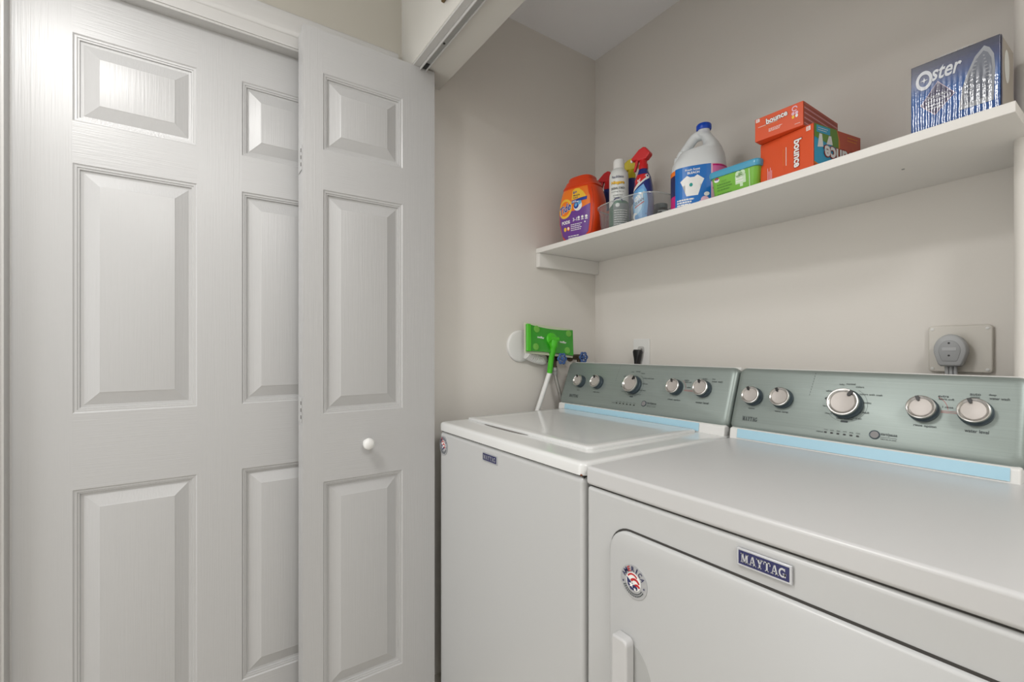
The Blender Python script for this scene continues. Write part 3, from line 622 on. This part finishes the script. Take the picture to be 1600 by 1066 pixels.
# dryer-sheet boxes
BOX = mat('carton_orange', (224, 84, 36), .38, coat=.15); BOXD = mat('carton_side', (190, 96, 78), .5); ODK = mat('carton_dark_red', (150, 36, 30), .45); BSKY = mat('carton_sky', (60, 168, 208), .4); BGRN = mat('carton_green', (108, 150, 62), .4); BAMB = mat('carton_amber', (226, 140, 40), .4); BSID = mat('carton_red_side', (206, 88, 60), .4)
def carton(root, w_, dp_, h_, mat_, flap=True):
    m = MB(); m.box(0, w_, 0, dp_, 0, h_); b = m.build('carton', mat_, root, W=False, bevel=.0012, seg=2)
    return b
lb = thing('dryer_sheet_box', 'larger orange dryer-sheet box standing on the shelf under the smaller one', 'box', (-.6072, 1.2047, shz(-.54) + .0016), R(-9.8))
LW, LD, LH = .1345, .186, .1065
carton(lb, LW, LD, LH, BOX)
fm = lambda x, z, d: (x, -d - .0002, z)
def bounce(p, x, y, h, wid, rot, d=2, fill=WHITE, edge=ODK):
    p.text('bounce', x, y, h * 1.16, edge, d, bold=.075, wid=wid * 1.05, rot=rot); p.text('bounce', x, y, h, fill, d + 1, bold=.035, wid=wid, rot=rot)
p = Print(); bounce(p, .098, .05, .0185, .066, R(-90)); p.build('brand_lettering', lb, fm, W=False)
p = Print(); p.rect(.0685, .03, .0697, .075, WHITE, 1); p.rect(.062, .032, .0628, .072, BAMB, 1)
p.poly([(x, y) for x, y in q(.118, .093, .128, .103)], WHITE, 1); p.lines(.119, .127, .094, .102, 3, BOX, 2, .4, 2)
for i in range(4): p.rect(.02 + i * .0035, .008, .0214 + i * .0035, .04 - (i % 2) * .008, LPK, 1)
p.rect(.056, .004, .06, .0048, WHITE, 1)
p.build('small_print', lb, fm, W=False)['kind'] = 'stuff'
sm = lambda y, z, d: (LW + d + .0002, y, z)
p = Print(); p.rect(.001, .001, LD - .001, LH - .001, BSID, 1)
p.poly([(.001, .014), (.06, .001), (.085, .02), (.1, .05), (.1, .08), (.09, LH - .001), (.001, LH - .001)], BAMB, 2)
p.poly([(.001, .018), (.055, .004), (.08, .022), (.094, .052), (.093, .085), (.086, LH - .001), (.001, LH - .001)], BSKY, 3)
p.poly([(.001, .075), (.03, .07), (.06, .066), (.0935, .06), (.093, .085), (.086, LH - .001), (.001, LH - .001)], BGRN, 4); p.rect(.008, .087, .06, .103, BSKY, 5); p.lines(.014, .054, .09, .1, 2, WHITE, 6, .3, 3)
p.poly([(.012, .052), (.034, .056), (.029, .085), (.019, .085)], WHITE, 5); p.poly([(.046, .064), (.07, .066), (.064, .086), (.055, .085)], WHITE, 5)
bounce(p, .108, .043, .036, .14, R(180), 6)
p.lines(.13, .18, .085, .1, 2, BAMB, 2, .3, 5)
p.build('side_print', lb, sm, W=False)
sb = thing('dryer_sheet_box', 'smaller orange dryer-sheet box lying on top of the larger one', 'box', (-.6065, 1.176, shz(-.54) + .0016 + LH + .0008), 0)
SW, SD, SHt = .1125, .194, .0575
carton(sb, SW, SD, SHt, BOX)
p = Print(); bounce(p, .053, .0425, .0145, .05, R(4)); p.rect(.003, .0475, .012, .0555, WHITE, 1); p.lines(.004, .011, .0485, .0545, 2, BOX, 2, .4, 2)
p.rect(.008, .0335, .055, .0345, WHITE, 1); p.rect(.022, .029, .06, .0296, BAMB, 1); p.lines(.034, .068, .013, .022, 3, WHITE, 1, .4, 4); p.rect(.094, .008, .106, .0088, WHITE, 1)
p.arc(.094, .046, .0065, .004, 0, 320, LPK, 1); p.ell(.0905, .035, .0035, .004, LPK, 1); p.ell(.0985, .035, .0035, .004, LPK, 1); p.ell(.0905, .027, .003, .004, YEL, 1); p.ell(.0985, .028, .003, .004, WHITE, 1)
p.build('front_print', sb, fm, W=False)
p = Print(); p.rect(.002, .001, SD - .001, SHt - .001, BOXD, 1)
for i in range(8): p.rect(.004, .006 + i * .006, SD - .004, .0075 + i * .006, ODK if i % 2 else LPK, 2)
p.build('side_print', sb, lambda y, z, d: (SW + d + .0002, y, z), W=False)

# iron box: glossy film-wrapped corrugated carton
def film_bump(n, l, tc, b):   # film drawn over the flutes: ribbed and crinkled towards the foot, taut above
    wv = n.new('ShaderNodeTexWave'); wv.bands_direction = 'X'; wv.inputs['Scale'].default_value = 40; wv.inputs['Distortion'].default_value = 1.5; wv.inputs['Detail'].default_value = 2
    no = n.new('ShaderNodeTexNoise'); no.inputs['Scale'].default_value = 150; no.inputs['Detail'].default_value = 3; sp = n.new('ShaderNodeSeparateXYZ')
    for k in (wv, no, sp): l.new(tc.outputs['Object'], k.inputs[0])
    ad = n.new('ShaderNodeMath'); ad.operation = 'MULTIPLY_ADD'; ad.inputs[1].default_value = 1.1; l.new(no.outputs['Fac'], ad.inputs[0]); l.new(wv.outputs['Fac'], ad.inputs[2])
    mr = n.new('ShaderNodeMapRange'); mr.interpolation_type = 'SMOOTHSTEP'; mr.inputs[1].default_value = .1; mr.inputs[2].default_value = .055; mr.inputs[3].default_value = .03; mr.inputs[4].default_value = 1; l.new(sp.outputs['Z'], mr.inputs[0])
    mu = n.new('ShaderNodeMath'); mu.operation = 'MULTIPLY'; l.new(ad.outputs[0], mu.inputs[0]); l.new(mr.outputs[0], mu.inputs[1])
    bp = n.new('ShaderNodeBump'); bp.inputs['Strength'].default_value = .6; bp.inputs['Distance'].default_value = .0007; l.new(mu.outputs[0], bp.inputs['Height']); l.new(bp.outputs[0], b.inputs['Normal'])
    return bp
def iron_mat():
    m = bpy.data.materials.new('iron_carton_blue'); m.use_nodes = True; n = m.node_tree.nodes; l = m.node_tree.links; b = n['Principled BSDF']
    tc = n.new('ShaderNodeTexCoord'); sp = n.new('ShaderNodeSeparateXYZ'); l.new(tc.outputs['Object'], sp.inputs[0])
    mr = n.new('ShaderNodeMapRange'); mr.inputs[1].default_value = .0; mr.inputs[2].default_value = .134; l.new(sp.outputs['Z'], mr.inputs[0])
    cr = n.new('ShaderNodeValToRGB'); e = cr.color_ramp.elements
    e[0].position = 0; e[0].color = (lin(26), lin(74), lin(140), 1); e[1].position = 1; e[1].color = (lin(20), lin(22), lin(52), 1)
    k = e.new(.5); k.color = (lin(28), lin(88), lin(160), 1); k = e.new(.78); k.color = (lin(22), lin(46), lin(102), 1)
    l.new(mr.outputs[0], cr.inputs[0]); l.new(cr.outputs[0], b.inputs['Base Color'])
    bp = film_bump(n, l, tc, b)
    b.inputs['Roughness'].default_value = .2; b.inputs['Coat Weight'].default_value = 1; b.inputs['Coat IOR'].default_value = 1.65; b.inputs['Coat Roughness'].default_value = .09; l.new(bp.outputs[0], b.inputs['Coat Normal'])
    return m
def corr(name, rgb, rough=.2):
    m = mat(name, rgb, rough); n = m.node_tree.nodes; l = m.node_tree.links; b = n['Principled BSDF']
    tc = n.new('ShaderNodeTexCoord'); bp = film_bump(n, l, tc, b)
    b.inputs['Coat Weight'].default_value = 1; b.inputs['Coat IOR'].default_value = 1.65; b.inputs['Coat Roughness'].default_value = .09; l.new(bp.outputs[0], b.inputs['Coat Normal']); return m
IRON = iron_mat(); ISOLE = corr('iron_grey', (148, 152, 160)); ISOLD = corr('iron_dark_grey', (96, 102, 116)); IDIA = corr('diamond_plum', (64, 60, 92)); ISIL = corr('logo_silver', (206, 210, 218)); ICREAM = mat('carton_cream', (172, 164, 154), .5); IPINK = corr('diamond_edge', (190, 170, 186))
ib = thing('iron_box', 'blue clothes-iron box in glossy film at the right end of the shelf', 'box', (-.2985, 1.181, 1.5874), R(-1))
IW, ID, IH = .1245, .1, .1345
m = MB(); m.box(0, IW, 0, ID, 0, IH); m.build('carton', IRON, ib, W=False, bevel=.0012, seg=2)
p = Print()
p.arc(.0205, .1, .017, .0108, 0, 360, ISIL, 2, 28, .74, 1.1); p.star(.0205, .1, .006, ISIL, 2, 4, .3)
p.text('ster', .0525, .1055, .0255, ISIL, 2, bold=.018, shear=.3, wid=.044)
sole = [(.104, .124), (.111, .117), (.1165, .103), (.118, .08), (.117, .05), (.116, .02), (.07, .02), (.075, .06), (.082, .085), (.092, .11)]
p.poly(sole, ISOLE, 1); c0 = (.1, .075); p.poly([(c0[0] + (a - c0[0]) * .8, c0[1] + (b - c0[1]) * .82) for a, b in sole], ISOLD, 2)
for i in range(11):
    z = .04 + i * .0065; f = 1 - max(0, (z - .06)) / .07
    p.rect(.1 - .018 * f, z, .1 - .011 * f, z + .0022, ISOLE, 3); p.rect(.1 + .0075 * f, z, .1 + .0135 * f, z + .0022, ISOLE, 3)
p.poly([(.0405, .09), (.0655, .057), (.0365, .026), (.0145, .052)], IPINK, 1); p.poly([(.0405, .0882), (.064, .057), (.0367, .0278), (.0162, .052)], IDIA, 2)
p.text('PROFESSIONAL', .041, .062, .0055, ISIL, 3, wid=.03, rot=.05); p.text('SERIES IRON', .04, .054, .005, ISIL, 3, wid=.028, rot=.05); p.lines(.026, .054, .038, .049, 2, ISIL, 3, .35, 2)
p.build('front_print', ib, fm, W=False)
p = Print(); p.rect(.001, .001, ID - .001, IH - .001, ICREAM, 1); p.rect(.001, .001, .01, IH - .001, NAVY, 2); p.ell(.045, .09, .02, .03, CANW, 2); p.build('side_print', ib, lambda y, z, d: (IW + d + .0002, y, z), W=False)
m = MB(); rnd = random.Random(9)
for i in range(7):
    x = .036 + i * .0078; m.face([(x, -.0015 - rnd.random() * .001, IH - .001), (x + .007, -.0012, IH - .0005), (x + .0072, -.0006, IH + .001 + rnd.random() * .0008), (x + .0005, .0006, IH + .0013)])
m.build('torn_film', mat('clear_film', (222, 226, 232), .1, .2), ib, W=False, smooth=False, label='shredded film along the top edge')

# ================================================================== WALL FITTINGS
pl = thing('wall_cover_plate', 'round white cover plate on the side wall behind the green mop head', 'cover plate', (XL, 1.082, 1.173))
m = MB(); m.lathe([(.064, .0005), (.064, .006), (.061, .0095), (.055, .011), (.03, .0125), (.0005, .013)], Matrix.Translation((XL, 1.082, 1.173)) @ Matrix.Rotation(R(90), 4, 'Y'), 48); m.build('plate', PLASTIC, pl, ang=50)
# water valves
VBR = mat('valve_bronze', (96, 84, 70), .4, .7); VBL = mat('valve_blue', (58, 92, 150), .35); STEEL = mat('braided_steel', (168, 166, 162), .35, .8, bump=((400, 400, 400), .5, .002))
def valve(y, z, label, xw):
    t = thing('water_valve', label, 'valve', (XL, y, z))
    Tx = Matrix.Translation((XL, y, z)) @ Matrix.Rotation(R(90), 4, 'Y')
    m = MB(); m.lathe([(.02, .0005), (.02, .003), (.009, .004), (.009, .02), (.0125, .03), (.0125, .068), (.0095, .071), (.0095, .075), (.0035, .066), (.0035, xw - XL)], Tx, 20); m.lathe([(.0095, -.004), (.0095, -.03), (.0115, -.03), (.0115, -.036)][::-1], Matrix.Translation((XL + .058, y, z)), 18); m.build('body', VBR, t)
    m = MB(); n_ = 48; ring = []; T = Matrix.Translation((xw, y, z))
    m.tube([T @ Vector((0, (.0195 + .0025 * math.cos(6 * 2 * math.pi * i / n_)) * math.cos(2 * math.pi * i / n_), (.0195 + .0025 * math.cos(6 * 2 * math.pi * i / n_)) * math.sin(2 * math.pi * i / n_))) for i in range(n_ + 1)], .0035, 8)
    for i in range(6):
        a = 2 * math.pi * i / 6; m.tube([T @ Vector((.001, 0, 0)), T @ Vector((.0015, .021 * math.cos(a), .021 * math.sin(a)))], .0026, 6)
    m.lathe([(.007, -.004), (.007, .004), (.0045, .006)], T @ Matrix.Rotation(R(90), 4, 'Y'), 16); m.build('hand_wheel', VBL, t)
    return t
valve(1.215, 1.1225, 'water valve with blue wheel handle beside the mop neck, nearer the door', -1.394)
valve(1.352, 1.1265, 'water valve with blue wheel handle just above the washer console corner', -1.415)
def hose(pts, name, label, r, m_):
    t = thing(name, label, 'hose', pts[-1])
    m = MB(); m.tube(catmull(pts, 10), r, 12); m.build('tube', m_, t)
    m = MB(); a, b = Vector(pts[0]), Vector(pts[1]); d = (b - a).normalized()
    M = Matrix.Translation(a) @ d.to_track_quat('Z', 'Y').to_matrix().to_4x4()
    m.lathe([(.011, .0), (.0125, .003), (.0125, .014), (.0095, .017), (.0095, .03), (.008, .032)], M, 16); m.build('coupling', METAL, t); return t
hose([(-1.442, 1.215, 1.086), (-1.44, 1.216, 1.06), (-1.432, 1.235, .98), (-1.43, 1.265, .9), (-1.43, 1.36, .8), (-1.43, 1.42, .6)], 'water_hose', 'braided steel hose dropping from the nearer blue valve behind the washer', .0075, STEEL)
hose([(-1.442, 1.352, 1.09), (-1.442, 1.353, 1.06), (-1.442, 1.38, .95), (-1.442, 1.44, .8), (-1.442, 1.47, .6)], 'water_hose', 'braided steel hose under the farther blue valve, mostly hidden by the console', .0065, STEEL)
# white ribbed drain hose
dh = thing('drain_hose', 'white ribbed drain hose on the side wall under the mop head', 'hose', (-1.477, 1.15, 1.12))
m = MB(); pts = catmull([(-1.477, 1.1, 1.142), (-1.477, 1.125, 1.131), (-1.477, 1.155, 1.122), (-1.479, 1.178, 1.118), (-1.489, 1.192, 1.117), (-1.5, 1.196, 1.117)], 14)
m.tube(pts, [.0185 + (.0025 if i % 4 < 2 else 0) for i in range(len(pts))], 14); m.build('ribbed_tube', PLASTIC, dh, ang=20)
# small outlet with black plug
ou = thing('wall_outlet', 'white outlet cover plate above the washer with a black plug', 'outlet', (-1.2345, YB, 1.145))
m = MB(); m.prism(rr(-1.275, -1.194, 1.075, 1.2025, .004, 3), 'y', YB - .006, YB - .0002); m.build('plate', PLASTIC, ou, bevel=.002)
m = MB(); m.prism(rr(-1.251, -1.218, 1.143, 1.172, .01, 4), 'y', YB - .0075, YB - .006); m.build('socket', TRIM, ou)
pg = thing('power_plug', 'small black power plug in the outlet above the washer console', 'plug', (-1.238, YB - .008, 1.13))
m = MB(); m.loft([[(x, y, z) for x, y in [(-1.238 + a + o_, YB - .0235 + b) for a, b in sell(w_, .013, 3, 20)]] for z, w_, o_ in ((1.06, .008, -.001), (1.112, .0105, -.001), (1.122, .0135, 0), (1.135, .017, 0), (1.15, .02, 0), (1.155, .0175, 0), (1.159, .009, -.004))]); m.build('plug_body', BLACK, pg, ang=40)
m = MB(); m.tube([(-1.239, YB - .0235, 1.065), (-1.239, YB - .024, 1.0), (-1.235, YB - .03, .8)], .004, 8); m.build('cord', BLACK, pg)
m = MB(); m.tube([(-1.229, YB - .0075, 1.158), (-1.229, YB - .012, 1.163), (-1.227, YB - .016, 1.158)], .002, 8); m.build('prong', METAL, pg)
# dryer outlet and plug
dox, doz = -.288, 1.161
do = thing('dryer_outlet', 'square beige-white high-voltage outlet box on the wall behind the dryer', 'outlet', (dox, YB, doz))
m = MB(); m.prism(rr(-.344, -.2325, 1.1055, 1.2165, .007, 4), 'y', YB - .014, YB - .0002); m.build('plate', mat('outlet_plastic', (214, 210, 202), .4), do, bevel=.003)
for a, b in ((-.336, 1.113), (-.2405, 1.113), (-.336, 1.2085), (-.2405, 1.2085)):
    m = MB(); m.lathe([(.0035, 0), (.0035, .0012), (.002, .002)], Matrix.Translation((a, YB - .0141, b)) @ Matrix.Rotation(R(90), 4, 'X'), 12); m.build('screw', PLASTIC, do)
GPL = mat('plug_grey', (172, 174, 176), .45); GPD = mat('plug_grey_dark', (154, 156, 158), .5)
dg = thing('dryer_plug', 'large grey round-topped dryer plug in the square outlet', 'plug', (dox, YB - .04, doz))
def pshape(k, cx=-.297, cz=1.1545):
    p_ = [(.037 * math.cos(R(a)), .037 * math.sin(R(a)) + .004) for a in range(-12, 193, 12)] + [(-.0265, -.031), (-.022, -.0345), (.022, -.0345), (.0265, -.031)]
    return [(cx + a * k * .8, cz + b * k) for a, b in p_]
m = MB(); m.loft([[(a, y, b) for a, b in pshape(k)] for y, k in ((YB - .0142, .9), (YB - .03, .98), (YB - .046, 1), (YB - .0525, .96), (YB - .055, .88))]); m.build('plug_body', GPL, dg, ang=50)
m = MB(); m.loft([[(a, y, b) for a, b in pshape(k)] for y, k in ((YB - .0545, .66), (YB - .0562, .64), (YB - .0568, .6))]); m.build('raised_face', GPD, dg, ang=30)
for z in (1.1745, 1.1455):
    m = MB(); m.lathe([(.0022, 0), (.0022, .0006)], Matrix.Translation((-.2975, YB - .0567, z)) @ Matrix.Rotation(R(90), 4, 'X'), 10); m.build('screw_hole', BLACK, dg)
m = MB(); m.prism(rr(-.3095, -.2845, 1.157, 1.1645, .0015, 2), 'y', YB - .0577, YB - .0566); m.build('grip_bar', GPL, dg)
for dx in (-.0075, .0, .0075):
    m = MB(); m.tube([(-.298 + dx, YB - .035, 1.124), (-.298 + dx, YB - .035, 1.09), (-.298 + dx * 1.2, YB - .04, .95), (-.298 + dx, YB - .045, .7)], .0037, 10); m.build('cord_strand', GPL, dg)

# ================================================================== MOP
MG = mat('mop_green', (74, 190, 34), .3, coat=.2); MGD = mat('mop_green_translucent', (44, 150, 30), .2, coat=.4); PAD = mat('mop_pad', (206, 210, 186), .8); POLE = mat('pole_white', (228, 228, 226), .3)
mp = thing('flat_mop', 'green flat-head mop with white pole, head up, between washer and side wall', 'mop', (-1.447, .80, .13))
HX = -1.425
TL, TR, BR, BL = [Vector(v) for v in ((HX - .012, 1.080, 1.2595), (HX + .004, 1.3075, 1.2345), (HX + .018, 1.2705, 1.1365), (HX + .002, 1.049, 1.1525))]
C_ = (TL + TR + BR + BL) / 4; EU = ((TR - TL) + (BR - BL)).normalized(); EN = ((BL - TL) + (BR - TR)).cross(EU).normalized()
if EN.x < 0: EN = -EN
EV = EN.cross(EU)
if EV.z < 0: EV = -EV
hw_, hh_ = .5 * ((TR - TL).length + (BR - BL).length) / 2, .5 * ((TL - BL).length + (TR - BR).length) / 2
def hp(u, v, n): return C_ + EU * (u * hw_) + EV * (v * hh_) + EN * n
m = MB(); rings = []
def outline(k, sag):
    o_ = []
    for i in range(13): u = -1 + 2 * i / 12; o_.append((u * k, (1 - sag * (1 - u * u)) * k))
    for i in range(13): u = 1 - 2 * i / 12; o_.append((u * k, -(1 - sag * .5 * (1 - u * u)) * k))
    return o_
m.loft([[hp(u, v, n) for u, v in outline(k, .16)] for k, n in ((.97, -.004), (1, -.001), (1, .004), (.98, .007))]); m.build('head_plate', MGD, mp, ang=50)
m = MB(); m.loft([[hp(u * 1.03, v * 1.1, n) for u, v in outline(1, 0)] for n in (-.011, -.0045)]); m.build('cleaning_pad', PAD, mp)
m = MB(); m.loft([[hp(u, v, n) for u, v in q(-1.02, -1, -.86, .99)] for n in (-.003, .0105)]); m.build('end_rib', MG, mp, bevel=.003)
for u, v in ((-.62, .68), (.78, .66), (-.66, -.62), (.7, -.64)):
    m = MB(); M = Matrix.Translation(hp(u, v, .0066)) @ EN.to_track_quat('Z', 'Y').to_matrix().to_4x4()
    m.lathe([(.0135, 0), (.0135, .002), (.011, .003), (.0005, .0025)], M, 20); m.build('pad_gripper', mat('gripper_green', (110, 178, 70), .5), mp)
m = MB(); m.lathe([(.026, 0), (.025, .004), (.018, .0075), (.0005, .008)], Matrix.Translation(hp(.02, .08, .0066)) @ EN.to_track_quat('Z', 'Y').to_matrix().to_4x4(), 28); m.build('pivot_boss', MG, mp)
for u, a in ((-.45, .1), (.52, .1)):
    p = Print(); p.text('swiffer', u * hw_, a * hh_ - .008 * (u > 0), .009, WHITE, 2, bold=.02, skew=-.05); p.build('head_lettering', mp, lambda x, y, d: C_ + EU * x + EV * y + EN * (.0072 + d))
PV = hp(.02, .02, .02); P1 = Vector((-1.438, 1.1866, 1.066)); PE = Vector((-1.447, .80, .13)); 
m = MB(); m.tube(catmull([PV + EN * .004, PV + (P1 - PV) * .25 + EN * .004, PV + (P1 - PV) * .5, P1], 5), [.017] * 5 + [.0135] * 5 + [.011] * 6, 16); m.build('neck', MG, mp)
m = MB(); m.tube([PV + EU * -.02 , PV + EU * .02], .012, 14); m.build('swivel_joint', MG, mp)
m = MB(); m.tube([P1 + (PE - P1) * -.01, PE], .0095, 14); m.build('pole', POLE, mp)
